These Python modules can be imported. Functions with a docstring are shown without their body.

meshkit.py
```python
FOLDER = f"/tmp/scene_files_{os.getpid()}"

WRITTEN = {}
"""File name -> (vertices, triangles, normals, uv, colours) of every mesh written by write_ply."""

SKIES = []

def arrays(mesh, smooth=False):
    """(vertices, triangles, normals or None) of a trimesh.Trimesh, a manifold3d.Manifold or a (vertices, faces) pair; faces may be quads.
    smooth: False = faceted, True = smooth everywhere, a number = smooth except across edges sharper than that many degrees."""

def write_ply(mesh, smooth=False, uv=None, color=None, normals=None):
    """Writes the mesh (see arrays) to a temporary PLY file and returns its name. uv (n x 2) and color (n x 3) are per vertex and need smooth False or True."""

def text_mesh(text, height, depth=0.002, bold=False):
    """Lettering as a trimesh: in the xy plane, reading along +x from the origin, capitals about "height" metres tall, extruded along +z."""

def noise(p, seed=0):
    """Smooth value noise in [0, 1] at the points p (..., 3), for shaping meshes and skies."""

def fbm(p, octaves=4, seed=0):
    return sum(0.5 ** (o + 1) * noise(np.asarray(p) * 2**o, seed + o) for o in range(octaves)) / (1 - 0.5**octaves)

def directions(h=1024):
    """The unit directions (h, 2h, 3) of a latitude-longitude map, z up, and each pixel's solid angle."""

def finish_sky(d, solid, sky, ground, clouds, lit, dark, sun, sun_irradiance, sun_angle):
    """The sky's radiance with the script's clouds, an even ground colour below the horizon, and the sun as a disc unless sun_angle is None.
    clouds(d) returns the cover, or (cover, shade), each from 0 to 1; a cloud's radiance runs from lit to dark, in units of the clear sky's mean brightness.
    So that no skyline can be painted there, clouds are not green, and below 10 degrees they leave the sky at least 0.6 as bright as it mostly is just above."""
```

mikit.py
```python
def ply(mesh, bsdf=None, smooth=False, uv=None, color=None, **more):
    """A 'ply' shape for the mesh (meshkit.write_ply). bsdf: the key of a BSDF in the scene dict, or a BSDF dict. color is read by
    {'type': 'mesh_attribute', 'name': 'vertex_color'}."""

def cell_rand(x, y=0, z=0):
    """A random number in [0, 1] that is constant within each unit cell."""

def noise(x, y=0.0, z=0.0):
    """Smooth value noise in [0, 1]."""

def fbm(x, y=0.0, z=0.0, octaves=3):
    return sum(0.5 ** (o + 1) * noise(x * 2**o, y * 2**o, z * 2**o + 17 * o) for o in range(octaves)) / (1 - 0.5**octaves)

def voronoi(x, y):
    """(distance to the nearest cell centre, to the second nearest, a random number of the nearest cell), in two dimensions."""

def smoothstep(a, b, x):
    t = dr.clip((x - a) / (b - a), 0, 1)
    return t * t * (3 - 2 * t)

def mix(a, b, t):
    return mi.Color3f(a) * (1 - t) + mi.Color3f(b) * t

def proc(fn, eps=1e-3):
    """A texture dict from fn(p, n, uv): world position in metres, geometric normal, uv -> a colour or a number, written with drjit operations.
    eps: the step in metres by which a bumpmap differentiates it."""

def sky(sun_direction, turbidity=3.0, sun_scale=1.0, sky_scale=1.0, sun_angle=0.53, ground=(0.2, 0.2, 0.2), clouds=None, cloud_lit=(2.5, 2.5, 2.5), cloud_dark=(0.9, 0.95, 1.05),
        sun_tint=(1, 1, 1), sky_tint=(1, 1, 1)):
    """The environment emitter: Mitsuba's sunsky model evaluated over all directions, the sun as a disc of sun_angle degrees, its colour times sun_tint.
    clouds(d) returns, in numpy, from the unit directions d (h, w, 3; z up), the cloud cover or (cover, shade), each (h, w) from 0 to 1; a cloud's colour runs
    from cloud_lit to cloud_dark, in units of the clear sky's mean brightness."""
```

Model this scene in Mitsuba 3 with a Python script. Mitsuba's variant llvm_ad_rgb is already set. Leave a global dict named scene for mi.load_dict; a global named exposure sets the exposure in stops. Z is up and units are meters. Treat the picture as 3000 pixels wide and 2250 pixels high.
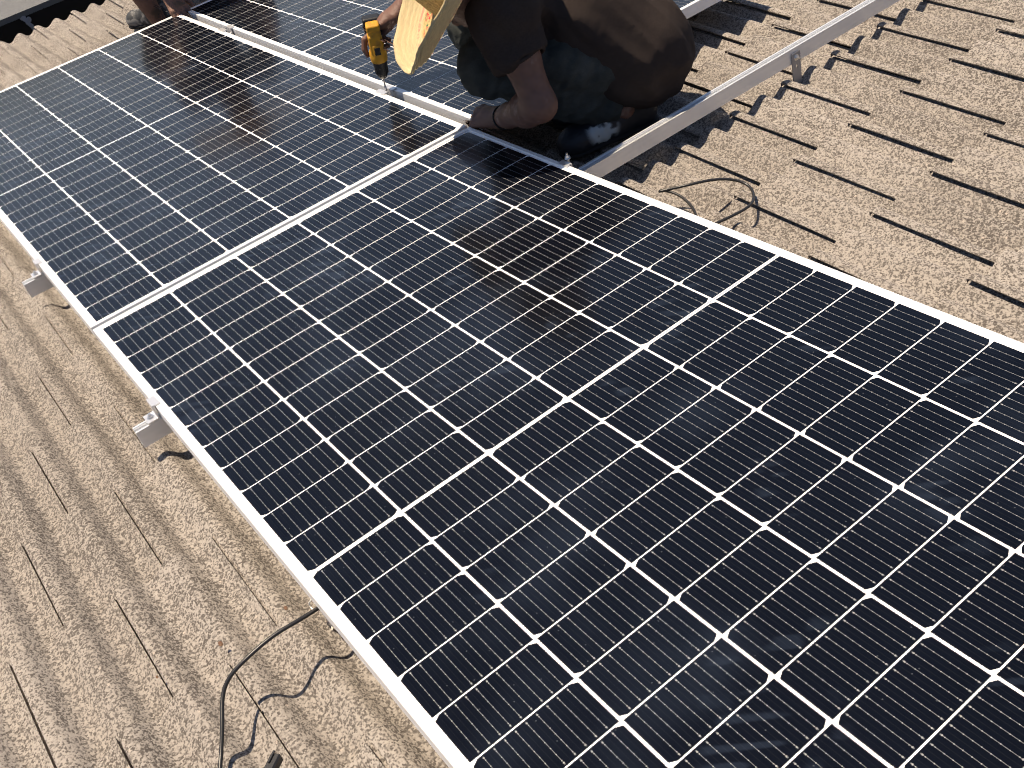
import math, random
import numpy as np, trimesh, drjit as dr, mitsuba as mi, mikit, meshkit
import manifold3d as m3
from shapely.geometry import Polygon, Point, box as sbox
from mikit import noise, fbm, smoothstep, mix, proc, cell_rand

T = mi.ScalarTransform4f
scene, labels = {}, {}
# ------------------------------------------------------------------ camera, sky, exposure
# everything is laid out in the plane of the panels (x up the roof slope, y along the rails, z out of the roof), then the roof is pitched
PITCH = math.radians(13.0)
c_, s_ = math.cos(PITCH), math.sin(PITCH)
W3 = np.array([[c_, 0, -s_], [0, 1, 0], [s_, 0, c_]])
W4 = np.eye(4); W4[:3, :3] = W3
CAM = np.array([1.26648, -1.26182, 1.16604])
CR = np.array([[0.57882068, 0.78181840, -0.23179000], [0.39057824, -0.51532223, -0.76281822], [-0.71583186, 0.35100283, -0.60364042]])
FPX = 3065.17
SUN = W3 @ np.array([-0.20, -0.22, 1.0])
o_, f_, u_ = W3 @ CAM, W3 @ CR[2], W3 @ -CR[1]
scene['camera'] = {'type': 'perspective', 'fov': 52.1514, 'fov_axis': 'x', 'near_clip': 0.05, 'far_clip': 3000.0,
                   'to_world': T().look_at(origin=o_.tolist(), target=(o_ + f_).tolist(), up=u_.tolist())}


def cloud_cover(d):
    q = d / np.maximum(d[..., 2:3] + 0.25, 0.05)
    n = meshkit.fbm(np.stack([q[..., 0] * 1.3 + 3, q[..., 1] * 1.3, d[..., 2] * 0], -1), 5, 7)
    return np.clip((n - 0.60) * 2.2, 0, 0.45), np.clip((n - 0.6) * 1.5, 0, 0.4)


scene['sky'] = mikit.sky(SUN.tolist(), turbidity=2.6, sky_scale=0.62, clouds=cloud_cover, sky_tint=(1.10, 0.97, 0.93), sun_tint=(1.0, 0.99, 0.97), ground=(0.22, 0.2, 0.18))
exposure = 2.35
labels['sky'] = {'kind': 'structure'}


# ------------------------------------------------------------------ helpers
def mat4(M):
    return T(np.asarray(M, float))


def tr(x, y, z):
    m = np.eye(4); m[:3, 3] = (x, y, z); return m


def numbered(name):
    keys = set(k.split('__')[0] for k in scene) if '__' not in name else None
    used = (lambda k: k in keys or k in labels) if keys is not None else (lambda k: k in scene)
    if not used(name):
        return name
    i = 1
    while used(f'{name}_{i:03d}'):
        i += 1
    return f'{name}_{i:03d}'


def thing(name, label, cat, group=None):
    k = numbered(name)
    labels[k] = {'label': label, 'category': cat}
    if group:
        labels[k]['group'] = group
    return k


def put(parent, name, mesh, m, smooth=False, xf=None, uv=None, label=None, **more):
    """one entry: a part of parent (or a thing's own mesh when name is None)"""
    k = parent if name is None else numbered(f'{parent}__{name}')
    d = mesh if isinstance(mesh, dict) else mikit.ply(mesh, m, smooth=smooth, uv=uv)
    M = W4 if xf is None else W4 @ xf
    scene[k] = {**d, 'to_world': mat4(M), **more}
    if isinstance(mesh, dict) and m is not None:
        scene[k]['bsdf'] = {'type': 'ref', 'id': m}
    if label:
        labels.setdefault(k, {})['label'] = label
    return k


def at(x, y, z):
    d = np.array([(x - 1500) / FPX, (y - 1125) / FPX, 1.0]) @ CR
    return CAM + (z - CAM[2]) / d[2] * d


def box(lo, hi, ch=0.0):
    lo, hi = np.array(lo, float), np.array(hi, float)
    if ch <= 0:
        return trimesh.creation.box(bounds=[lo, hi])
    pts = []
    for sx in (0, 1):
        for sy in (0, 1):
            for sz in (0, 1):
                p = np.array([hi[0] if sx else lo[0], hi[1] if sy else lo[1], hi[2] if sz else lo[2]])
                sg = np.array([-1 if sx else 1, -1 if sy else 1, -1 if sz else 1]) * ch
                for a in range(3):
                    q = p + sg; q[a] = p[a]; pts.append(q)
    return trimesh.convex.convex_hull(np.array(pts))


def sweep(path, prof_r, n=10, cap=True, radii=None):
    """round tube along a path"""
    P = np.asarray(path, float)
    R = np.full(len(P), prof_r) if radii is None else np.asarray(radii)
    t = np.gradient(P, axis=0); t /= np.linalg.norm(t, axis=1, keepdims=True)
    a = np.cross(t[0], [0.3, 0.2, 0.93]); a /= np.linalg.norm(a)
    V = []
    for i in range(len(P)):
        a = a - t[i] * (a @ t[i]); a /= np.linalg.norm(a); b = np.cross(t[i], a)
        ang = np.arange(n) * 2 * np.pi / n
        V.append(P[i] + R[i] * (np.cos(ang)[:, None] * a + np.sin(ang)[:, None] * b))
    V = np.vstack(V + [P[:1], P[-1:]])
    F = []
    for i in range(len(P) - 1):
        for j in range(n):
            p, q = i * n + j, i * n + (j + 1) % n
            F += [[p, q, q + n], [p, q + n, p + n]]
    if cap:
        e = len(P) * n
        for j in range(n):
            F += [[e, (j + 1) % n, j], [e + 1, e - n + j, e - n + (j + 1) % n]]
    return trimesh.Trimesh(V, F, process=False)


def smooth_path(pts, n=60):
    from scipy.interpolate import CubicSpline
    pts = np.asarray(pts, float)
    s = np.r_[0, np.cumsum(np.sqrt(np.linalg.norm(np.diff(pts, axis=0), axis=1)))]
    return CubicSpline(s, pts)(np.linspace(0, s[-1], n))


def lathe(prof, n=32, axis_close=False):
    prof = np.asarray(prof, float)
    ang = np.arange(n) * 2 * np.pi / n
    V = np.concatenate([np.stack([r * np.cos(ang), r * np.sin(ang), np.full(n, z)], 1) for r, z in prof])
    F = []
    for i in range(len(prof) - 1):
        for j in range(n):
            p, q = i * n + j, i * n + (j + 1) % n
            F += [[p, q, q + n], [p, q + n, p + n]]
    return trimesh.Trimesh(V, F, process=False)


def frame_axes(z, x_hint):
    z = np.asarray(z, float) / np.linalg.norm(z)
    x = np.asarray(x_hint, float); x = x - z * (x @ z); x /= np.linalg.norm(x)
    M = np.eye(4); M[:3, 0], M[:3, 1], M[:3, 2] = x, np.cross(z, x), z
    return M


# ------------------------------------------------------------------ materials
WT = W3.T


def local(p):
    """world point -> roof coordinates"""
    return (p.x * float(WT[0, 0]) + p.y * float(WT[0, 1]) + p.z * float(WT[0, 2]), p.y, p.x * float(WT[2, 0]) + p.y * float(WT[2, 1]) + p.z * float(WT[2, 2]))


def principled(color, rough=0.5, metallic=0.0, spec=0.5, bump=None, bscale=1.0, **kw):
    b = {'type': 'principled', 'base_color': color if isinstance(color, dict) else {'type': 'rgb', 'value': list(color)}, 'roughness': rough, 'metallic': metallic, 'specular': spec, **kw}
    if bump is not None:
        b = {'type': 'bumpmap', 'arbitrary': bump, 'scale': bscale, 'bsdf': b}
    return {'type': 'twosided', 'bsdf': b}


def smudges(x, y):
    """dust haze and wiped finger marks on the glass, 0 to 1"""
    patch = smoothstep(0.50, 0.78, fbm(x * 5.3 + 11.0, y * 5.3, 0.0, octaves=3))
    a, b = x * 0.62 + y * 0.78, x * 0.78 - y * 0.62
    streak = smoothstep(0.55, 0.85, noise(a * 22.0, b * 80.0, 2.0)) * smoothstep(0.66, 0.84, noise(a * 9.0, b * 9.0, 5.0))
    film = fbm(x * 22.0, y * 22.0, 3.0, octaves=3)
    return patch * (0.35 + 0.65 * film) * 0.55 + streak * 0.8


def dust_spots(x, y):
    r = cell_rand(dr.floor(x * 45.0), dr.floor(y * 45.0), 3)
    dx, dy = x * 45.0 - dr.floor(x * 45.0) - 0.2 - 0.6 * cell_rand(dr.floor(x * 45.0), dr.floor(y * 45.0), 4), y * 45.0 - dr.floor(y * 45.0) - 0.2 - 0.6 * cell_rand(dr.floor(x * 45.0), dr.floor(y * 45.0), 5)
    return dr.select((r > 0.90) & (dx * dx + dy * dy < 0.0022), 1.0, 0.0)


def cell_color(p, n, uv):
    u, v = uv.x, uv.y
    x, y, z = local(p)
    pitch = 0.0177
    a = v / pitch + 0.5
    da = dr.abs(a - dr.floor(a) - 0.5) * pitch
    inside = dr.abs(u) < 0.0425
    wire = dr.select((da < 0.00048) & inside, 1.0, 0.0)
    q = u / 0.0118 + 0.5
    dq = (q - dr.floor(q) - 0.5) * 0.0118
    dot = dr.select((da * da + dq * dq < 0.0009 * 0.0009) & inside, 1.0, 0.0)
    eu = dr.abs(u) - 0.0395
    big = dr.select(da * da + eu * eu < 0.0014 * 0.0014, 1.0, 0.0)
    fork = dr.select((dr.abs(da - 0.0008) < 0.00028) & (eu > 0) & inside, 0.7, 0.0)
    b = v / pitch
    faint = dr.select((dr.abs(b - dr.floor(b) - 0.5) * pitch > 0.5 * pitch) | (dr.abs(b - dr.floor(b) - 0.5) * pitch < 0.00032), 1.0, 0.0)
    edge = smoothstep(0.006, 0.0, 0.0885 - dr.abs(v))
    tone = 0.85 + 0.3 * noise(x * 10.8 + 3.0, y * 5.5, 1.0)
    col = mi.Color3f(0.0024, 0.0032, 0.0062) * tone
    col = mix(col, mi.Color3f(0.0042, 0.0040, 0.0072), edge)
    col = mix(col, mi.Color3f(0.014, 0.015, 0.017), faint * 0.55)
    col = mix(col, mi.Color3f(0.135, 0.14, 0.145), dr.maximum(wire, fork))
    col = mix(col, mi.Color3f(0.26, 0.265, 0.27), dr.maximum(dot, big))
    return col + mi.Color3f(0.009, 0.013, 0.021) * smudges(x, y) + mi.Color3f(0.05, 0.055, 0.06) * dust_spots(x, y)


def backsheet_color(p, n, uv):
    x, y, z = local(p)
    return mi.Color3f(0.80, 0.81, 0.82) * (0.97 + 0.05 * noise(x * 30.0, y * 30.0))


scene['mat_cell'] = principled(proc(cell_color), rough=0.15, spec=0.24)
scene['mat_backsheet'] = principled(proc(backsheet_color), rough=0.15, spec=0.24)


def alu_color(p, n, uv):
    x, y, z = local(p)
    return mi.Color3f(0.80, 0.81, 0.82) * (0.95 + 0.06 * noise(x * 160.0, y * 5.0, z * 160.0))


scene['mat_frame'] = principled(proc(alu_color), rough=0.42, metallic=0.35)
scene['mat_rail'] = principled(proc(lambda p, n, uv: alu_color(p, n, uv) * mi.Color3f(0.90, 0.91, 0.92)), rough=0.36, metallic=0.55)
scene['mat_clamp'] = principled((0.74, 0.74, 0.75), rough=0.33, metallic=0.7)
scene['mat_bolt'] = principled((0.70, 0.69, 0.67), rough=0.25, metallic=0.9)
scene['mat_steel_foot'] = principled((0.30, 0.30, 0.31), rough=0.45, metallic=0.6)
scene['mat_ribbon'] = principled((0.62, 0.64, 0.68), rough=0.3, metallic=0.6)

TX, TY, XN0 = 0.311, 0.2015, -0.073


def tile_color(p, n, uv):
    x, y, z = local(p)
    g = 0.60 * noise(x * 410.0, y * 410.0, z * 410.0) + 0.40 * noise(x * 230.0 + 7.0, y * 230.0, z * 230.0)
    row = dr.floor((x - XN0) / TX)
    tone = cell_rand(row, dr.floor((y + 0.003) / TY + 0.5 * row), 9)
    patch = fbm(x * 7.0, y * 7.0, 0.0, octaves=3)
    k = smoothstep(0.30, 0.68, g + 0.10 * (patch - 0.5) + 0.04 * (tone - 0.5))
    light = mix(mi.Color3f(0.285, 0.258, 0.230), mi.Color3f(0.320, 0.292, 0.264), tone)
    dark = mix(mi.Color3f(0.084, 0.074, 0.066), mi.Color3f(0.104, 0.093, 0.084), patch)
    col = mix(dark, light, k)
    fl = cell_rand(dr.floor(x * 70.0), dr.floor(y * 70.0), 21)
    gx, gy = x * 70.0 - dr.floor(x * 70.0) - 0.5, y * 70.0 - dr.floor(y * 70.0) - 0.5
    spot = dr.select((fl > 0.988) & (gx * gx + 1.6 * gy * gy < 0.03), 1.0, 0.0)
    return mix(col, mi.Color3f(0.42, 0.36, 0.31), spot * 0.8)


def tile_bump(p, n, uv):
    x, y, z = local(p)
    return noise(x * 410.0, y * 410.0, z * 410.0) * 0.6 + noise(x * 230.0 + 7.0, y * 230.0, z * 230.0) * 0.4


scene['mat_tile'] = principled(proc(tile_color), rough=0.9, spec=0.15, bump=proc(tile_bump, eps=6e-4), bscale=0.0013)
scene['mat_dark'] = principled((0.010, 0.009, 0.010), rough=0.7, spec=0.2)
scene['mat_wall_black'] = principled(proc(lambda p, n, uv: mi.Color3f(0.012, 0.010, 0.012) * (0.7 + 0.6 * fbm(p.x * 9.0, p.y * 9.0, p.z * 9.0))), rough=0.7, spec=0.3)
scene['mat_cap'] = principled(proc(lambda p, n, uv: mix(mi.Color3f(0.115, 0.12, 0.13), mi.Color3f(0.14, 0.145, 0.15), fbm(p.x * 6.0, p.y * 6.0, p.z * 6.0)) * (0.94 + 0.1 * noise(p.x * 90.0, p.y * 90.0, p.z * 90.0))), rough=0.8, spec=0.2)
scene['mat_plaster'] = principled((0.28, 0.27, 0.28), rough=0.9, spec=0.1)
scene['mat_ground'] = principled(proc(lambda p, n, uv: mix(mi.Color3f(0.030, 0.040, 0.018), mi.Color3f(0.085, 0.075, 0.050), fbm(p.x * 0.2, p.y * 0.2, 0.0))), rough=0.95, spec=0.1)
scene['mat_cable'] = principled((0.018, 0.018, 0.019), rough=0.38, spec=0.5)
scene['mat_tie'] = principled((0.72, 0.70, 0.64), rough=0.5)
scene['mat_leaf'] = principled((0.11, 0.06, 0.035), rough=0.8)


# ------------------------------------------------------------------ roof: tiles, underlay
ZN, AMP, DROP = -0.127, 0.0140, 0.024


def wave(t):
    """two rolls per tile: a rounded crest, a short steep far side, a long rise"""
    u = (2 * t - 0.20) % 1.0
    ph = math.pi * u / 0.38 if u < 0.38 else math.pi * (1 + (u - 0.38) / 0.62)
    return AMP * math.cos(ph)


def tile_mesh(seed):
    rng = np.random.default_rng(seed)
    xs = np.array([0.0, 0.004, 0.10, 0.22, 0.355])
    ts = np.r_[0.0, 0.012, np.linspace(0.04, 0.95, 25), 0.976, 0.981, 1.0, 1.06]
    TH = 0.011
    jit = rng.normal(0, 0.0012, 4)
    V = []
    for i, x in enumerate(xs):
        for t in ts:
            z = wave(t) - DROP * x / TX + 0.006 * max(0.0, 1 - t / 0.12) ** 1.2 - (0.011 if t > 0.978 else 0)
            if i == 0:
                z -= 0.002
            if t == 0.0:
                z -= 0.0015
            z += jit[0] * x / TX + jit[1] * t + 0.0007 * math.sin(37 * x + 11 * t + seed)
            V.append((x, t * TY, z))
    n = len(ts)
    F = []
    for i in range(len(xs) - 1):
        for j in range(n - 1):
            a = i * n + j
            F += [[a, a + n, a + n + 1], [a, a + n + 1, a + 1]]
    b0 = len(V)
    for j in range(n):          # nose face
        x, y, z = V[j]; V.append((x + 0.001, y, z - TH))
    for j in range(n - 1):
        F += [[j, j + 1, b0 + j + 1], [j, b0 + j + 1, b0 + j]]
    b1 = len(V)
    for i in range(len(xs)):    # side edge at the lap
        x, y, z = V[i * n]; V.append((x, y + 0.005, z - 0.0065))
    for i in range(len(xs) - 1):
        F += [[i * n, b1 + i, b1 + i + 1], [i * n, b1 + i + 1, (i + 1) * n]]
    return trimesh.Trimesh(np.array(V), F, process=False)


TILES = [tile_mesh(s) for s in range(6)]
TILE_PLY = [mikit.ply(m, 'mat_tile', smooth=50) for m in TILES]
PANELS = {'A': (-2.274, -0.543), 'B': (0.0, -0.543), 'C': (-2.274, 0.608)}
HX, HY = 1.130, 0.560


def seen(p):
    q = CR @ (p - CAM)
    if q[2] < 0.1:
        return False
    px, py = 1500 + FPX * q[0] / q[2], 1125 + FPX * q[1] / q[2]
    return -10 < px < 3010 and -10 < py < 2260


def hidden(p):
    h = p + (CAM - p) * (0 - p[2]) / (CAM[2] - p[2])
    return any(abs(h[0] - cx) < HX and abs(h[1] - cy) < HY for cx, cy in PANELS.values())


labels['roof'] = {'kind': 'structure'}
rng = random.Random(4)
rest, vis = [], []
for k in range(-7, 16):
    xn = XN0 - TX * k
    off = -1.457 if k % 2 == 0 else -1.357
    for j in range(-10, 26):
        y0 = off + TY * j
        probes = [np.array([xn + a * TX, y0 + b * TY, ZN]) for a in (0.05, 0.5, 0.95) for b in (0.05, 0.5, 0.95)]
        good = [p for p in probes if seen(p)]
        shown = [p for p in good if not hidden(p)]
        M = tr(xn + rng.uniform(-0.002, 0.002), y0 + rng.uniform(-0.0012, 0.0012), ZN + rng.uniform(-0.0012, 0.0012))
        a = rng.uniform(-0.006, 0.006)
        R = np.eye(4); R[0, 0] = R[1, 1] = math.cos(a); R[0, 1], R[1, 0] = -math.sin(a), math.sin(a)
        v = rng.randrange(6)
        if shown:
            vis.append((np.linalg.norm(probes[4] - CAM), v, M @ R))
        else:
            rest.append((v, M @ R))
vis.sort(key=lambda t: t[0])
for d, v, M in vis[:298]:
    put('roof', 'tile', TILE_PLY[v], None, xf=M)
rest += [(v, M) for d, v, M in vis[298:]]
k = put('roof', 'tile_field', trimesh.util.concatenate([TILES[v].copy().apply_transform(M) for v, M in rest]), 'mat_tile', smooth=50)
labels[k] = {'kind': 'stuff'}
put('roof', 'underlay', box((-4.70, -3.5, -0.26), (2.3, 3.9, -0.185)), 'mat_dark')
scene['ground'] = mikit.ply((np.array([[-1500, -1500, -6.5], [1500, -1500, -6.5], [1500, 1500, -6.5], [-1500, 1500, -6.5]]), np.array([[0, 1, 2], [0, 2, 3]])), 'mat_ground')
labels['ground'] = {'kind': 'structure'}

# low wall beyond the eave: black coated inner face, grey cap, level in the world
kw = thing('parapet_wall', 'low grey capped wall with black coated face beyond the roof edge in the top left corner', 'wall')
lv = W3.T
def level_box(x0, x1, y0, y1, z0, z1):
    """box level in the world whose near top edge runs through roof point (x1, *, z1)"""
    m = box((x0 - x1, y0, z0 - z1), (0, y1, 0))
    M = np.eye(4); M[:3, :3] = lv; M[:3, 3] = (x1, 0, z1)
    return m.apply_transform(M)
put(kw, 'wall', level_box(-5.42, -4.99, -3.5, 3.9, -0.9, -0.095), 'mat_wall_black')
put(kw, 'cap', level_box(-5.9, -4.975, -3.5, 3.9, -0.102, -0.072), 'mat_cap')
sm = []
prng = np.random.default_rng(3)
for i in range(26):
    f = i / 25
    sm.append(trimesh.creation.icosphere(2, 0.012 * (1 - 0.55 * f) * prng.uniform(0.6, 1.3)).apply_transform(np.diag([0.2, 1, 1.2, 1])).apply_translation((-4.983 + 0.035 * f, -0.335 + 0.028 * f + prng.normal(0, 0.005 * (1 - 0.5 * f)), -0.105 - 0.105 * f)))
put(kw, 'plaster_drip', trimesh.util.concatenate(sm), 'mat_plaster', smooth=True, label='pale plaster run down the black face')


# ------------------------------------------------------------------ solar panels
GU, GV, PU, PV = 0.0030, 0.0050, 0.0925, 0.181


def cell_poly(side):
    a, b, c = (PU - GU) / 2, (PV - GV) / 2, 0.0105
    P = [(-a, -b), (a, -b), (a, b), (-a, b)]
    if side > 0:
        return [(-a, -b), (a - c * 0.55, -b), (a, -b + c), (a, b - c), (a - c * 0.55, b), (-a, b)]
    return [(a, b), (-a + c * 0.55, b), (-a, b - c), (-a, -b + c), (-a + c * 0.55, -b), (a, -b)]


def cell_mesh(side):
    P = np.array(cell_poly(side)); n = len(P)
    V = np.vstack([np.c_[P, np.zeros(n)], np.c_[P, np.zeros(n)], np.c_[P, np.full(n, -0.0005)]])
    F = [[0, i, i + 1] for i in range(1, n - 1)]
    for i in range(n):
        j = (i + 1) % n
        F += [[n + i, 2 * n + i, 2 * n + j], [n + i, 2 * n + j, n + j]]
    return trimesh.Trimesh(V, F, process=False), V[:, :2].copy()


CELL = {}
for sd in (-1, 1):
    m_, uv_ = cell_mesh(sd)
    CELL[sd] = mikit.ply(m_, 'mat_cell', smooth=False, uv=uv_)


def frame_mesh():
    prof = [(0, -0.035), (0, -0.0007), (0.0007, 0), (0.0052, 0), (0.0055, -0.0003), (0.0062, -0.0003), (0.0065, 0), (0.0112, 0), (0.0118, -0.0006), (0.0118, -0.0042), (0.002, -0.0072), (0.002, -0.0335), (0.028, -0.0335), (0.028, -0.035)]
    V, n = [], len(prof)
    for sx, sy in ((-1, -1), (1, -1), (1, 1), (-1, 1)):
        for d, z in prof:
            V.append((sx * (HX - d), sy * (HY - d), z))
    F = []
    for c in range(4):
        e = (c + 1) % 4
        for i in range(n):
            j = (i + 1) % n
            F += [[c * n + i, e * n + i, e * n + j], [c * n + i, e * n + j, c * n + j]]
    m = trimesh.Trimesh(np.array(V), F, process=False)
    m.fix_normals()
    return m


FRAME = mikit.ply(frame_mesh(), 'mat_frame')
SHEET = mikit.ply(box((-HX + 0.0105, -HY + 0.0105, -0.0065), (HX - 0.0105, HY - 0.0105, -0.0024)), 'mat_backsheet')
RIB = mikit.ply(box((-0.0016, -0.54, -0.0024), (0.0012, 0.54, -0.0021)), 'mat_ribbon')


def solar_panel(center, label):
    k = thing('solar_panel', label, 'solar panel', 'solar panels laid out on the roof rails')
    M = tr(center[0], center[1], 0)
    put(k, 'frame', FRAME, None, xf=M)
    put(k, 'backsheet', SHEET, None, xf=M)
    put(k, 'busbar', RIB, None, xf=M)
    for s in range(1, 7):
        y = (3.5 - s) * PV
        for half in (-1, 1):
            side = half if s % 2 else -half
            for c in range(1, 13):
                put(k, 'cell', CELL[side], None, xf=M @ tr(half * (0.003 + (c - 0.5) * PU), y, -0.0019))


solar_panel(PANELS['B'], 'front solar panel, nearest the camera and running out of the lower right of the photo')
solar_panel(PANELS['A'], 'solar panel beyond the front one, with the hat reflected in its dark cells')
solar_panel(PANELS['C'], 'solar panel behind the aluminium gap, partly hidden by the crouching man and his drill')

# ------------------------------------------------------------------ rails, clamps, feet
RZ0, RZ1, RW = -0.0775, -0.0355, 0.0130


def rail_mesh(x, y0, y1):
    P = Polygon([(-RW, RZ0), (RW, RZ0), (RW, RZ1), (0.0075, RZ1), (0.0075, RZ1 - 0.002), (0.0045, RZ1 - 0.002), (0.0045, RZ1 - 0.010), (-0.0045, RZ1 - 0.010), (-0.0045, RZ1 - 0.002), (-0.0075, RZ1 - 0.002), (-0.0075, RZ1), (-RW, RZ1)],
                [[(-RW + 0.002, RZ0 + 0.002), (-RW + 0.002, RZ1 - 0.013), (RW - 0.002, RZ1 - 0.013), (RW - 0.002, RZ0 + 0.002)]])
    m = trimesh.creation.extrude_polygon(P, y1 - y0, engine='earcut')
    M = np.array([[1, 0, 0, x], [0, 0, 1, y0], [0, -1, 0, 0], [0, 0, 0, 1.0]])
    M = np.array([[-1, 0, 0, x], [0, 0, 1, y0], [0, 1, 0, 0], [0, 0, 0, 1.0]])
    return m.apply_transform(M)


RAILX = [(-0.702, 'long bare aluminium rail crossing the tiles, running past the near shoe under the front panel'),
         (-1.648, 'aluminium rail whose short end sticks out left of the second solar panel'),
         (-2.900, 'aluminium rail under the lower ends of the two far panels'),
         (0.640, 'aluminium rail hidden under the near half of the front panel')]
for x, lb in RAILX[:2]:
    k = thing('mounting_rail', lb, 'rail', 'rails across the roof')
    put(k, None, rail_mesh(x, -1.163, 2.6), 'mat_rail')


def bolt_mesh(r=0.0055, h=0.007):
    hexa = trimesh.creation.cylinder(radius=r, height=h * 0.7, sections=6).apply_translation((0, 0, h * 0.35))
    sh = trimesh.creation.cylinder(radius=r * 0.55, height=h * 0.7, sections=14).apply_translation((0, 0, h * 1.0))
    wash = trimesh.creation.cylinder(radius=r * 1.5, height=0.0014, sections=20)
    return trimesh.util.concatenate([hexa, sh, wash])


def z_clamp(y_edge, s):
    """end clamp profile in (y, z): top lip over the frame, web down, foot plate away from the panel; s = outward direction along y"""
    t = 0.0032
    pts = [(-0.011, 0.0006), (0.004, 0.0006), (0.004, -0.031), (0.030, -0.031), (0.030, -0.031 + t), (0.004 + t, -0.031 + t), (0.004 + t, 0.0006 + t), (-0.011, 0.0006 + t)]
    P = Polygon([(y * s, z) for y, z in pts]).buffer(0)
    m = trimesh.creation.extrude_polygon(P, 0.036, engine='earcut')
    M = np.array([[0, 0, 1, -0.018], [1, 0, 0, y_edge], [0, 1, 0, 0], [0, 0, 0, 1.0]])
    m.apply_transform(M); m.fix_normals()
    return m


for x, lb in ((-0.702, 'end clamp with hex bolt on the rail stub left of the front panel'), (-1.648, 'end clamp with hex bolt on the rail stub left of the second panel')):
    k = thing('end_clamp', lb, 'clamp', 'end clamps along the left panel edge')
    put(k, 'bracket', z_clamp(-1.103, -1), 'mat_clamp', xf=tr(x, 0, 0))
    put(k, 'bolt', bolt_mesh(), 'mat_bolt', xf=tr(x, -1.103 - 0.018, -0.028), smooth=30)
k = thing('end_clamp', 'small clamp with upright bolt where the bare rail meets the front panel', 'clamp')
put(k, 'bracket', z_clamp(0.017, 1), 'mat_clamp', xf=tr(-0.702, 0, 0))
put(k, 'bolt', trimesh.util.concatenate([bolt_mesh(0.0058, 0.010).apply_translation((0, 0, 0.012)), trimesh.creation.cylinder(radius=0.0032, height=0.030, sections=12)]), 'mat_bolt', xf=tr(-0.708, 0.017 + 0.014, -0.004), smooth=30)


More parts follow.
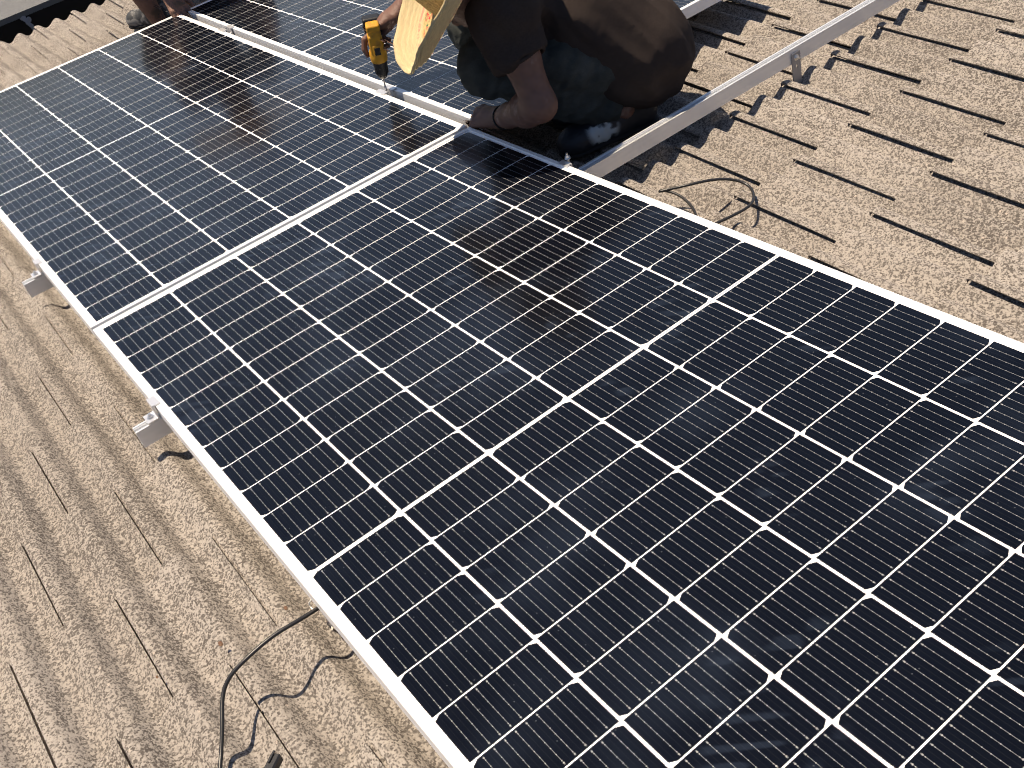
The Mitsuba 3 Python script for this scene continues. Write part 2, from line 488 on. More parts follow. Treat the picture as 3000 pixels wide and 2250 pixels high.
def mid_clamp(x, y, lb):
    k = thing('mid_clamp', lb, 'clamp')
    P = Polygon([(-0.026, 0.0008), (-0.010, 0.0008), (-0.010, -0.018), (0.010, -0.018), (0.010, 0.0008), (0.026, 0.0008), (0.026, 0.004), (0.0068, 0.004), (0.0068, -0.0148), (-0.0068, -0.0148), (-0.0068, 0.004), (-0.026, 0.004)])
    m = trimesh.creation.extrude_polygon(P, 0.05, engine='earcut')
    m.apply_transform(np.array([[0, 0, 1, -0.025], [1, 0, 0, 0], [0, 1, 0, 0], [0, 0, 0, 1.0]])); m.fix_normals()
    put(k, 'bracket', m, 'mat_clamp', xf=tr(x, y, 0))
    put(k, 'bolt', bolt_mesh(0.0058, 0.012), 'mat_bolt', xf=tr(x, y, -0.012), smooth=30)


mid_clamp(-1.618, 0.0325, 'mid clamp under the tip of the drill, bridging the gap between two panels')
mid_clamp(-2.902, 0.0325, 'mid clamp near the far hand, bridging the gap between two panels')

k = thing('roof_foot', 'upright grey steel bracket with slotted hole holding the bare rail above the tiles', 'bracket')
P = sbox(-0.016, -0.150, 0.016, -0.048).difference(Point(0.001, -0.0885).buffer(0.0042).union(sbox(-0.0005, -0.0885, 0.0035, -0.0815)))
m = trimesh.creation.extrude_polygon(P, 0.0035, engine='earcut')
m.apply_transform(np.array([[0, 0, 1, RW + 0.001], [1, 0, 0, 0], [0, 1, 0, 0], [0, 0, 0, 1.0]])); m.fix_normals()
put(k, 'upright', m, 'mat_steel_foot', xf=tr(-0.702, 0.815, 0))
put(k, 'base', box((0.012, -0.016, -0.1525), (0.06, 0.016, -0.149)), 'mat_steel_foot', xf=tr(-0.702, 0.815, 0.004))
put(k, 'bolt', bolt_mesh(0.006, 0.008).apply_transform(frame_axes((1, 0, 0), (0, 1, 0))), 'mat_bolt', xf=tr(-0.702 + RW + 0.0045, 0.815, -0.062), smooth=30)


# ------------------------------------------------------------------ cables and small things
def pxz(*pts):
    return [at(x, y, z) for x, y, z in pts]


def D(x, y, z):   # display pixel of the 2212 wide view
    return at(x * 1.3562, y * 1.3562, z)


path = smooth_path([(0.10, -0.96, -0.06), D(735, 1287, -0.052), D(690, 1312, -0.045), D(640, 1343, -0.036), D(590, 1374, -0.033), D(530, 1425, -0.040), D(497, 1462, -0.052), D(482, 1500, -0.066), D(480, 1560, -0.084), D(478, 1620, -0.102), D(474, 1680, -0.112), D(468, 1760, -0.112)], 120)
k = thing('cable', 'black cable curving from under the left edge of the front panel to the photo bottom', 'cable')
put(k, None, sweep(path, 0.0034, 12), 'mat_cable', smooth=True)
path = smooth_path([D(1545, 520, -0.09), D(1505, 470, -0.095), D(1495, 448, -0.092), D(1470, 424, -0.084), D(1446, 414, -0.08), D(1430, 412, -0.08), D(1425, 413.5, -0.078), D(1440, 410, -0.075), D(1480, 401, -0.068), D(1530, 390, -0.070), D(1580, 388, -0.082), D(1615, 400, -0.096), D(1628, 425, -0.100), D(1618, 445, -0.098), D(1590, 462, -0.096), D(1550, 481, -0.096), D(1500, 500, -0.10)], 160)
k = thing('cable', 'black cable looped on the tiles beside the right edge of the front panel', 'cable')
put(k, None, sweep(path, 0.0034, 12), 'mat_cable', smooth=True)
# plug at the bottom edge
k = thing('cable_plug', 'black plastic cable plug lying on the tiles at the bottom edge of the photo', 'plug')
a, b = D(600, 1632, -0.098), D(568, 1700, -0.100)
ax = (b - a) / np.linalg.norm(b - a)
M = frame_axes((0, 0, 1), ax); M[:3, 3] = a
put(k, 'body', box((0, -0.0085, -0.008), (0.05, 0.0085, 0.008), 0.0025), 'mat_cable', xf=M)
put(k, 'latch', box((-0.002, -0.0048, 0.0082), (0.018, -0.001, 0.0108), 0.0008), 'mat_cable', xf=M)
put(k, 'collar', trimesh.creation.cylinder(radius=0.0105, height=0.014, sections=24).apply_transform(frame_axes((1, 0, 0), (0, 1, 0))), 'mat_cable', xf=M @ tr(0.056, 0, 0), smooth=30)
# white ties
path = smooth_path([at(918, 1748, -0.075), at(908, 1762, -0.082), at(907, 1772, -0.095), at(914, 1783, -0.10), at(925, 1788, -0.08), at(940, 1782, -0.06)], 40)
k = thing('cable_tie', 'thin white tie curling out above the cable at the left panel edge', 'tie')
put(k, None, sweep(path, 0.0014, 8), 'mat_tie', smooth=True)
path = smooth_path([at(938, 1785, -0.06), at(945, 1797, -0.075), at(960, 1815, -0.10), at(970, 1830, -0.118), at(974, 1845, -0.118)], 40)
k = thing('cable_tie', 'thin white tie trailing on the tiles below the cable at the left panel edge', 'tie')
put(k, None, sweep(path, 0.0012, 8), 'mat_tie', smooth=True)
for (x, y, sz, lb) in ((837, 1781, 0.006, 'dark bit of leaf on the tiles just left of the white ties'), (646, 1886, 0.007, 'dark bit of leaf on the tiles left of the curving cable'), (460, 1983, 0.004, 'tiny dark crumb on the tiles in the lower left')):
    k = thing('leaf_scrap', lb, 'leaf')
    q = at(x, y, -0.112)
    put(k, None, trimesh.creation.icosphere(1, sz).apply_transform(np.diag([1.0, 0.55, 0.25, 1])), 'mat_leaf', xf=tr(*q), smooth=False)


# ------------------------------------------------------------------ people: bodies as smooth fields of tapered limbs
class Field:
    def __init__(self, lo, hi, h):
        self.lo, self.h = np.array(lo, float), h
        self.n = np.ceil((np.array(hi) - self.lo) / h).astype(int) + 1
        self.v = np.full(self.n, 0.3, np.float32)

    def _box(self, pts, r):
        pts = np.atleast_2d(pts)
        a = np.clip(((pts.min(0) - r - self.lo) / self.h).astype(int), 0, self.n - 1)
        b = np.clip(((pts.max(0) + r - self.lo) / self.h).astype(int) + 2, 1, self.n)
        g = np.stack(np.meshgrid(*[np.arange(a[i], b[i]) for i in range(3)], indexing='ij'), -1) * self.h + self.lo
        return tuple(slice(a[i], b[i]) for i in range(3)), g

    def _min(self, sl, d, k):
        old = self.v[sl]
        hh = np.clip(0.5 + 0.5 * (old - d) / k, 0, 1)
        self.v[sl] = old * (1 - hh) + d * hh - k * hh * (1 - hh)

    def cone(self, a, b, ra, rb, k=0.02, flat=None):
        a, b = np.array(a, float), np.array(b, float)
        sl, g = self._box([a, b], max(ra, rb) + 2.5 * k + 0.02)
        if min(g.shape[:3]) == 0:
            return
        ab = b - a
        t = np.clip(((g - a) @ ab) / max(ab @ ab, 1e-12), 0, 1)
        q = g - a - t[..., None] * ab
        if flat is not None:      # squash along a direction
            d0 = np.array(flat[0], float); d0 /= np.linalg.norm(d0)
            q = q + (q @ d0)[..., None] * d0 * (1 / flat[1] - 1)
        self._min(sl, (np.linalg.norm(q, axis=-1) - (ra + (rb - ra) * t)).astype(np.float32), k)

    def chain(self, pts, rs, k=0.015, flat=None):
        for i in range(len(pts) - 1):
            self.cone(pts[i], pts[i + 1], rs[i], rs[i + 1], k, flat)

    def ball(self, c, r, k=0.02, axes=None):
        c = np.array(c, float); r = np.broadcast_to(np.array(r, float), 3)
        sl, g = self._box([c], r.max() + 2.5 * k + 0.02)
        q = g - c
        if axes is not None:
            q = q @ np.asarray(axes)[:3, :3]
        self._min(sl, ((np.linalg.norm(q / r, axis=-1) - 1) * r.min()).astype(np.float32), k)

    def cut(self, point, normal, within=9.0):
        """keep the side that normal points away from"""
        g = np.stack(np.meshgrid(*[np.arange(m) for m in self.n], indexing='ij'), -1) * self.h + self.lo
        d = ((g - np.array(point)) @ (np.array(normal, float) / np.linalg.norm(normal))).astype(np.float32)
        near = ((g - np.array(point)) ** 2).sum(-1) < within ** 2
        self.v = np.where(near, np.maximum(self.v, d), self.v)

    def mesh(self, disp=None, smooth=6):
        v = self.v.copy()
        v[0], v[-1], v[:, 0], v[:, -1], v[:, :, 0], v[:, :, -1] = (0.1,) * 6
        n = np.array(v.shape)
        ins = v < 0
        corners = np.array(list(np.ndindex(2, 2, 2)))
        cnt = sum(ins[c[0]:n[0] - 1 + c[0], c[1]:n[1] - 1 + c[1], c[2]:n[2] - 1 + c[2]].astype(np.int8) for c in corners)
        act = (cnt > 0) & (cnt < 8)
        idx = np.argwhere(act)
        acc, num = np.zeros((len(idx), 3)), np.zeros(len(idx))
        for a in range(8):
            for ax in range(3):
                if corners[a][ax]:
                    continue
                ca = corners[a]; cb = ca.copy(); cb[ax] = 1
                va = v[tuple((idx + ca).T)]; vb = v[tuple((idx + cb).T)]
                x = (va < 0) != (vb < 0)
                t = np.where(x, va / np.where(x, va - vb, 1), 0)
                pnt = np.broadcast_to(ca, (len(idx), 3)).astype(float).copy(); pnt[:, ax] += t
                acc[x] += pnt[x]; num[x] += 1
        V = (idx + acc / num[:, None]) * self.h + self.lo
        ids = np.full(act.shape, -1); ids[tuple(idx.T)] = np.arange(len(idx))
        F = []
        for ax in range(3):
            o1, o2 = [(1, 2), (2, 0), (0, 1)][ax]
            sl0 = [slice(1, -1)] * 3; sl0[ax] = slice(0, -1)
            A = v[tuple(sl0)] < 0
            sl1 = list(sl0); sl1[ax] = slice(1, None)
            B = v[tuple(sl1)] < 0
            for s in (0, 1):
                e = np.argwhere((A & ~B) if s == 0 else (~A & B))
                off = np.ones(3, int); off[ax] = 0
                e = e + off
                d1, d2 = np.zeros(3, int), np.zeros(3, int); d1[o1], d2[o2] = 1, 1
                q = [ids[tuple((e - d1 - d2).T)], ids[tuple((e - d2).T)], ids[tuple(e.T)], ids[tuple((e - d1).T)]]
                if s:
                    q = q[::-1]
                Q = np.stack(q, 1); Q = Q[(Q >= 0).all(1)]
                F += [Q[:, [0, 1, 2]], Q[:, [0, 2, 3]]]
        m = trimesh.Trimesh(V, np.vstack(F), process=False)
        if smooth:
            trimesh.smoothing.filter_taubin(m, lamb=0.5, nu=0.52, iterations=smooth)
        if disp is not None:
            m.vertices = m.vertices + m.vertex_normals * disp(np.asarray(m.vertices))[:, None]
        return m


def folds(seed, scale, amp, dirv):
    """cloth folds: ridged noise stretched along dirv"""
    d = np.array(dirv, float) / np.linalg.norm(dirv)

    def f(p):
        q = p - (p @ d)[:, None] * d * 0.86
        n = meshkit.fbm(q * scale + 5.0, 2, seed)
        r = 1 - np.abs(2 * n - 1) * 2.2
        w = meshkit.noise(p * 7.0, seed + 3)
        return amp * np.clip(r, -0.6, 1) * (0.35 + 0.9 * w) + 0.0012 * (meshkit.fbm(p * 60, 2, seed + 7) - 0.5)
    return f


def cloth_color(base, worn, seed, fr=9.0):
    b, w = [float(v) for v in base], [float(v) for v in worn]

    def f(p, n, uv):
        a = fbm(p.x * fr + seed, p.y * fr, p.z * fr, octaves=4)
        t = noise(p.x * 420.0, p.y * 420.0, p.z * 420.0)
        return mix(mi.Color3f(*b), mi.Color3f(*w), smoothstep(0.42, 0.75, a)) * (0.86 + 0.28 * t)
    return proc(f)


def skin_color(base, dirt, seed, amount):
    b, w = [float(v) for v in base], [float(v) for v in dirt]

    def f(p, n, uv):
        a = smoothstep(0.62 - amount, 0.9 - amount, fbm(p.x * 38.0 + seed, p.y * 38.0, p.z * 22.0, octaves=4))
        m = fbm(p.x * 60.0, p.y * 60.0 + seed, p.z * 60.0, octaves=2)
        return mix(mi.Color3f(*b) * (0.82 + 0.36 * m), mi.Color3f(*w), a)
    return proc(f)


weave = proc(lambda p, n, uv: noise(p.x * 520.0, p.y * 520.0, p.z * 520.0), eps=4e-4)
pores = proc(lambda p, n, uv: fbm(p.x * 260.0, p.y * 260.0, p.z * 260.0, octaves=2), eps=6e-4)
scene['mat_shirt'] = principled(cloth_color((0.034, 0.026, 0.023), (0.039, 0.030, 0.026), 1.0, 16.0), rough=0.9, spec=0.1, bump=weave, bscale=0.0006)
scene['mat_trousers'] = principled(cloth_color((0.036, 0.040, 0.038), (0.055, 0.060, 0.057), 4.0, 18.0), rough=0.9, spec=0.1, bump=weave, bscale=0.0006)
scene['mat_skin'] = principled(skin_color((0.130, 0.066, 0.047), (0.24, 0.17, 0.145), 2.0, 0.0), rough=0.55, spec=0.35, bump=pores, bscale=0.0012)
scene['mat_skin_dusty'] = principled(skin_color((0.155, 0.085, 0.062), (0.070, 0.050, 0.036), 8.0, 0.16), rough=0.6, spec=0.3, bump=pores, bscale=0.0012)


def shoe_color(p, n, uv):
    x, y, z = local(p)
    smear = smoothstep(0.50, 0.62, fbm(x * 26.0 + 2.0, y * 26.0, z * 26.0, octaves=3)) * smoothstep(0.055, 0.03, dr.sqrt(dr.square(x + 0.865) + dr.square(y - 0.265) + dr.square(z + 0.062)))
    col = mi.Color3f(0.013, 0.015, 0.020) * (0.7 + 0.6 * fbm(x * 50.0, y * 50.0, z * 50.0))
    return mix(col, mi.Color3f(0.42, 0.47, 0.48), smear)


scene['mat_shoe'] = principled(proc(shoe_color), rough=0.5, spec=0.4, bump=pores, bscale=0.0015)
scene['mat_shoe_grey'] = principled(proc(lambda p, n, uv: mix(mi.Color3f(0.035, 0.037, 0.040), mi.Color3f(0.17, 0.17, 0.17), smoothstep(0.45, 0.62, fbm(p.x * 30.0, p.y * 30.0, p.z * 30.0, octaves=3)))), rough=0.6, spec=0.3)
scene['mat_sole'] = principled((0.012, 0.012, 0.013), rough=0.75, spec=0.2)
scene['mat_stitch'] = principled((0.10, 0.11, 0.12), rough=0.8)
scene['mat_lace'] = principled((0.018, 0.012, 0.012), rough=0.9)
scene['mat_bracelet'] = principled((0.008, 0.008, 0.008), rough=0.6)
scene['mat_bead'] = principled((0.30, 0.31, 0.32), rough=0.25, metallic=0.7)


def unit(v):
    v = np.array(v, float); return v / np.linalg.norm(v)


def fingers(F, wrist, palm, normal, thumb_side, curls, scale=1.0, spread=0.10, thumb=None, k=0.006):
    """palm and five fingers. palm: direction wrist to knuckles; normal: out of the back of the hand; curls: bend of each finger, index to little (radians per joint)"""
    d, nrm = unit(palm), np.array(normal, float)
    nrm = unit(nrm - d * (d @ nrm)); side = np.cross(nrm, d) * thumb_side      # points to the thumb
    w = np.array(wrist, float)
    L = 0.092 * scale
    knuck = []
    for i, (o, l) in enumerate(zip((0.030, 0.010, -0.010, -0.029), (1.0, 1.05, 1.0, 0.92))):
        kn = w + d * L * l + side * o * scale + nrm * (0.003 - 0.003 * abs(i - 1)) * scale
        base = w + d * 0.012 * scale + side * o * 0.62 * scale
        F.cone(base, kn, 0.0135 * scale, 0.0112 * scale, 0.014)
        knuck.append(kn)
        F.ball(kn + nrm * 0.003 * scale, 0.0098 * scale, k)
    F.cone(w, w + d * 0.05 * scale, 0.023 * scale, 0.022 * scale, 0.016)
    for i, kn in enumerate(knuck):
        lens = np.array([0.043, 0.027, 0.022]) * (0.95, 1.06, 1.0, 0.80)[i] * scale
        a = 0.0; p = kn
        dirn = unit(d + side * spread * (1.5 - i) * 0.6)
        for j in range(3):
            a += curls[i] * (0.8, 1.1, 0.8)[j] if np.isscalar(curls[i]) else curls[i][j]
            q = p + (dirn * math.cos(a) - nrm * math.sin(a)) * lens[j]
            r0, r1 = (0.0096, 0.0090, 0.0084)[j] * scale, (0.0090, 0.0083, 0.0070)[j] * scale
            F.cone(p, q, r0, r1, k * 0.7)
            p = q
    tb = w + d * 0.022 * scale + side * 0.026 * scale - nrm * 0.004 * scale
    F.cone(w + d * 0.012 * scale, tb, 0.017 * scale, 0.0145 * scale, 0.012)
    t = thumb if thumb is not None else (side * 0.75 + d * 0.65 - nrm * 0.25, side * 0.3 + d * 0.9 - nrm * 0.35)
    p1 = tb + unit(t[0]) * 0.040 * scale; p2 = p1 + unit(t[1]) * 0.030 * scale
    F.cone(tb, p1, 0.0128 * scale, 0.0108 * scale, 0.008); F.cone(p1, p2, 0.0106 * scale, 0.0086 * scale, 0.004)
    return p1, p2


def hat(parent, center, axis, radius, mat, lift=0.045, crown=0.105, sag=0.0):
    """woven straw hat: crown, brim of stitched braid rows with a turned-up rim"""
    R, prof = radius, []
    for i in range(9):
        a = i / 8 * math.pi / 2
        prof.append((max(0.0012, 0.088 * math.sin(a) ** 0.8), crown - 0.055 * (1 - math.cos(a))))
    prof += [(0.093, 0.030), (0.096, 0.008), (0.098, 0.0)]
    nrow = 13
    for i in range(nrow * 5 + 1):
        t = i / (nrow * 5)
        r = 0.098 + (R - 0.098) * t
        braid = 0.0038 * abs(math.sin(math.pi * t * nrow)) ** 0.7
        up = lift * max(0.0, (t - 0.45) / 0.55) ** 2.2
        prof.append((r, -0.004 - sag * t + up + braid))
    prof += [(R + 0.004, prof[-1][1] + 0.003), (R + 0.005, prof[-1][1] - 0.002), (R + 0.001, prof[-1][1] - 0.006)]
    m = lathe(prof[::-1], 72)
    v = np.asarray(m.vertices).copy()
    ang, rr = np.arctan2(v[:, 1], v[:, 0]), np.hypot(v[:, 0], v[:, 1])
    out = np.clip((rr - 0.1) / (R - 0.1), 0, 1)
    v[:, 2] += out ** 1.5 * (0.020 * np.cos(2 * ang + 0.6) + 0.007 * np.sin(5 * ang + 1.0)) + out * 0.0012 * np.sin(90 * ang + 40 * rr)
    uv = v[:, :2].copy()
    m = trimesh.Trimesh(v, m.faces, process=False)
    M = frame_axes(axis, (1, 0.2, 0.1)); M[:3, 3] = center
    put(parent, 'hat', m, mat, smooth=True, uv=uv, xf=M)


def straw(base, edge, flowers):
    def f(p, n, uv):
        r = dr.sqrt(uv.x * uv.x + uv.y * uv.y)
        a = dr.atan2(uv.y, uv.x)
        row = dr.floor((r - 0.098) * 115.0)
        st = noise(r * 900.0, a * 34.0 + row * 3.7, row)
        col = mi.Color3f(*base) * (0.60 + 0.60 * st)
        col = mix(col, mi.Color3f(*edge), smoothstep(0.168, 0.176, r) * 0.65)
        if flowers:
            pink = smoothstep(0.004, 0.0015, dr.abs(r - 0.190)) * smoothstep(0.35, 0.55, noise(a * 40.0, r * 30.0))
            col = mix(col, mi.Color3f(0.42, 0.14, 0.12), pink * 0.6)
            m1 = dr.select(cell_rand(dr.floor(a * 9.5), row, 5) > 0.80, 1.0, 0.0) * smoothstep(0.30, 0.55, noise(a * 60.0, r * 400.0, 2.0)) * dr.select((r > 0.112) & (r < 0.170), 1.0, 0.0)
            g1 = dr.select(cell_rand(dr.floor(a * 11.0 + 0.4), row, 8) > 0.91, 1.0, 0.0) * smoothstep(0.35, 0.6, noise(a * 60.0, r * 400.0, 6.0)) * dr.select((r > 0.108) & (r < 0.172), 1.0, 0.0)
            col = mix(col, mi.Color3f(0.42, 0.030, 0.035), m1)
            col = mix(col, mi.Color3f(0.015, 0.12, 0.055), g1)
        return col
    return proc(f)


scene['mat_straw'] = principled(straw((0.40, 0.305, 0.135), (0.46, 0.38, 0.235), True), rough=0.8, spec=0.2)
scene['mat_straw_thin'] = {'type': 'principledthin', 'base_color': straw((0.72, 0.54, 0.30), (0.72, 0.56, 0.34), False), 'roughness': 0.8, 'diff_trans': 1.1, 'spec_trans': 0.0}


def shoe(parent, heel, toe, mat, ankle, foot_z, big=1.0, laces=True):
    """work shoe: upper, sole, collar, laces; heel and toe are the ends of the sole on the tiles"""
    h, t = np.array(heel, float), np.array(toe, float)
    ax = unit(t - h); up = unit(np.array([0, 0, 1.0]) - ax * ax[2]); sd = np.cross(up, ax)
    L = np.linalg.norm(t - h)
    P = lambda a, b, c: h + ax * a * L + sd * b + up * c
    lo, hi = np.minimum(h, t) - 0.10, np.maximum(h, t) + 0.14
    F = Field(lo, hi, 0.004)
    F.cone(P(0.14, 0, 0.040), P(0.45, 0, 0.042), 0.036, 0.040, 0.02)
    F.cone(P(0.45, 0, 0.040), P(0.84, 0.004, 0.034), 0.040, 0.040, 0.02)
    F.ball(P(0.86, 0.004, 0.034), (0.050, 0.044, 0.034), 0.02, np.stack([ax, sd, up], 1))
    F.cone(P(0.17, 0, 0.050), P(0.26, 0, 0.098), 0.037, 0.040, 0.02)
    F.cone(P(0.26, 0, 0.095), P(0.55, 0, 0.062), 0.036, 0.032, 0.02)
    F.cut(P(0.5, 0, 0.006), -up)
    F.cut(P(0.22, 0, 0.104), up * 1.0 - ax * 0.25)
    put(parent, 'shoe', F.mesh(smooth=8, disp=lambda p: 0.0018 * np.sin(p @ ax * 210 + 3 * np.sin(p @ sd * 60)) * np.exp(-((((p - h) @ ax) / L - 0.62) / 0.10) ** 2)), mat, smooth=True)
    S = Field(lo, hi, 0.004)
    S.cone(P(0.13, 0, 0.008), P(0.45, 0, 0.008), 0.036, 0.038, 0.02, (up, 0.3))
    S.cone(P(0.45, 0, 0.008), P(0.87, 0.004, 0.008), 0.038, 0.046, 0.02, (up, 0.3))
    put(parent, 'sole', S.mesh(smooth=4), 'mat_sole', smooth=True)
    ring = [P(0.26 + 0.16 * math.cos(a), 0.040 * math.sin(a), 0.098 + 0.014 * math.cos(a + 2.6)) for a in np.linspace(0, 2 * math.pi, 40)]
    put(parent, 'collar', sweep(ring, 0.0075, 10), mat, smooth=True)
    st = [P(0.93 - 0.16 * abs(b) ** 2, 0.044 * b, 0.030 + 0.018 * (1 - b * b)) for b in np.linspace(-1, 1, 24)]
    put(parent, 'stitching', sweep(smooth_path(st, 40), 0.0011, 6), 'mat_stitch', smooth=True)
    if laces:
        for i in range(4):
            a = 0.44 + 0.08 * i
            z = 0.090 - 0.010 * i
            put(parent, 'lace', sweep([P(a - 0.02, 0.022 * b + 0.0, z + 0.006 - 0.010 * b * b) for b in np.linspace(-1, 1, 12)], 0.0022, 8), 'mat_lace', smooth=True)


def knuckle_noise(p):
    return 0.0009 * (meshkit.fbm(p * 90, 3, 3) - 0.5)


# ---- the crouching man with the drill
man = thing('person', 'person crouching in a brown shirt and grey trousers, pressing a drill between two panels', 'person')
J = dict(pel=(-0.925, 0.425, 0.085), mid=(-0.975, 0.325, 0.235), chest=(-1.03, 0.20, 0.33), neck=(-1.085, 0.105, 0.375), head=(-1.09, 0.065, 0.405),
         shl=(-0.885, 0.055, 0.345), ell=(-0.815, 0.055, 0.115), wrl=(-1.040, 0.066, 0.022), shr=(-1.235, 0.18, 0.365), elr=(-1.39, 0.27, 0.30), wrr=(-1.585, 0.150, 0.215),
         hil=(-0.83, 0.39, 0.085), knl=(-1.005, 0.055, 0.185), anl=(-0.872, 0.345, -0.035), hir=(-1.04, 0.45, 0.085), knr=(-1.26, 0.19, 0.20), anr=(-1.065, 0.46, -0.04))
J = {k: np.array(v, float) for k, v in J.items()}
F = Field((-1.78, -0.10, -0.16), (-0.60, 0.70, 0.56), 0.0038)
F.cone(J['pel'], J['mid'], 0.115, 0.11, 0.05); F.cone(J['mid'], J['chest'], 0.11, 0.105, 0.05); F.cone(J['chest'], J['neck'], 0.09, 0.055, 0.05)
F.cone(J['chest'], J['shl'], 0.075, 0.055, 0.03); F.cone(J['chest'], J['shr'], 0.075, 0.055, 0.03)
HATC = at(1330, -62, 0.42)
hd = np.array([-0.337, -0.655, 0.682]); hf = unit((-0.75, -0.25, -0.60)); hf = unit(hf - unit(hd) * (hf @ unit(hd)))
J['head'] = HATC - unit(hd) * 0.045
F.cone(J['neck'], J['head'], 0.052, 0.058, 0.02)
F.ball(J['head'] + 0.01 * unit(hd), (0.074, 0.092, 0.105), 0.02, frame_axes(unit(hd), np.cross(hf, hd))[:3, :3])
F.ball(J['head'] + hf * 0.045 - unit(hd) * 0.055, 0.050, 0.03)
F.cone(J['head'] + hf * 0.088 - unit(hd) * 0.010, J['head'] + hf * 0.108 - unit(hd) * 0.045, 0.009, 0.014, 0.012)
ear = unit(np.cross(hf, hd))
for sg in (-1, 1):
    F.ball(J['head'] + ear * sg * 0.078 - unit(hd) * 0.02, (0.016, 0.012, 0.030), 0.008)
    F.ball(J['head'] + hf * 0.086 + ear * sg * 0.032 - unit(hd) * 0.012, 0.014, 0.012)
F.cone(J['head'] + hf * 0.092 - unit(hd) * 0.078 - ear * 0.024, J['head'] + hf * 0.092 - unit(hd) * 0.078 + ear * 0.024, 0.008, 0.008, 0.008)
# left arm, hand gripping the corner of the far panel
F.chain([J['shl'], (J['shl'] + J['ell']) / 2, J['ell']], [0.050, 0.045, 0.040], 0.02)
fa = J['ell'] + (J['wrl'] - J['ell']) * 0.30
F.chain([J['ell'], fa, J['ell'] + (J['wrl'] - J['ell']) * 0.75, J['wrl']], [0.041, 0.043, 0.030, 0.0265], 0.02)
fingers(F, J['wrl'] + np.array([-0.004, 0, 0.0]), (-0.94, -0.14, -0.08), (0.25, -0.25, 0.92), -1, [(0.30, 0.35, 0.25), (0.55, 0.9, 0.5), (0.65, 1.0, 0.6), (0.7, 1.0, 0.6)], 0.98,
        thumb=((-0.80, -0.60, 0.05), (-0.99, -0.12, 0.10)))
# right arm and the hand wrapped round the drill
F.chain([J['shr'], (J['shr'] + J['elr']) / 2, J['elr']], [0.050, 0.045, 0.040], 0.02)
F.chain([J['elr'], J['elr'] + (J['wrr'] - J['elr']) * 0.3, J['elr'] + (J['wrr'] - J['elr']) * 0.75, J['wrr']], [0.040, 0.042, 0.031, 0.0275], 0.02)
fingers(F, J['wrr'] + np.array([-0.004, -0.004, -0.002]), (-0.45, -0.78, -0.30), (-0.25, -0.25, 0.93), 1, [(0.15, 0.75, 0.5), (0.75, 1.1, 0.7), (0.80, 1.15, 0.7), (0.85, 1.15, 0.7)], 1.02,
        thumb=((-0.62, -0.35, -0.65), (-0.2, -0.85, -0.45)))
for a, b, r0, r1 in (('hil', 'knl', 0.08, 0.055), ('knl', 'anl', 0.052, 0.036), ('hir', 'knr', 0.08, 0.055), ('knr', 'anr', 0.052, 0.036)):
    F.cone(J[a], J[b], r0, r1, 0.03)
put(man, 'body', F.mesh(smooth=6, disp=knuckle_noise), 'mat_skin', smooth=True, label='bare brown forearms and dusty hands')
# shirt
S = Field((-1.55, -0.12, -0.12), (-0.48, 0.80, 0.60), 0.006)
S.cone(J['pel'] + (0.0, 0.0, 0.03), J['mid'], 0.150, 0.150, 0.05); S.cone(J['mid'], J['chest'], 0.158, 0.135, 0.06); S.cone(J['chest'], J['neck'] + (0.01, 0.03, -0.03), 0.115, 0.075, 0.05)
S.cone(J['chest'], J['shl'], 0.09, 0.075, 0.05); S.cone(J['chest'], J['shr'], 0.09, 0.075, 0.05)
S.cone(J['pel'] + (0.06, 0.02, -0.02), J['pel'] + (-0.10, 0.05, -0.03), 0.120, 0.115, 0.05)
S.cone(J['pel'] + (0.06, -0.05, 0.02), J['mid'] + (0.07, -0.03, 0.0), 0.09, 0.08, 0.05)
sl = J['shl'] + (J['ell'] - J['shl']) * 0.52
S.chain([J['shl'], sl, sl + (J['ell'] - J['shl']) * 0.12], [0.072, 0.061, 0.060], 0.035)
S.cone(J['hil'] + np.array([-0.02, 0.015, 0.02]), J['mid'] + np.array([0.05, -0.02, 0.0]), 0.122, 0.11, 0.05)
S.cut(sl, J['ell'] - J['shl'] + np.array([0.05, 0.0, 0.0]), 0.13)
sr = J['shr'] + (J['elr'] - J['shr']) * 0.8
S.chain([J['shr'], sr], [0.072, 0.062], 0.04)
fA, fB = folds(2, 12, 0.012, (0.45, 0.45, -0.75)), folds(5, 26, 0.004, (0.3, 0.4, -0.8))
sm_ = S.mesh(smooth=4, disp=lambda p: fA(p) + fB(p))
put(man, 'shirt', sm_, 'mat_shirt', smooth=True, label='loose faded brown shirt with a rolled sleeve')
hx = unit(J['ell'] - J['shl'] + np.array([0.05, 0.0, 0.0]))
Mx = frame_axes(hx, (1, 0, 0)); Mx[:3, 3] = sl
hem = [np.array([0.0600 * math.cos(a), 0.0600 * math.sin(a), 0.004 * math.sin(3 * a)]) for a in np.linspace(0, 2 * math.pi, 48)]
put(man, 'sleeve_hem', sweep(hem, 0.0052, 10), 'mat_shirt', smooth=True, xf=Mx)
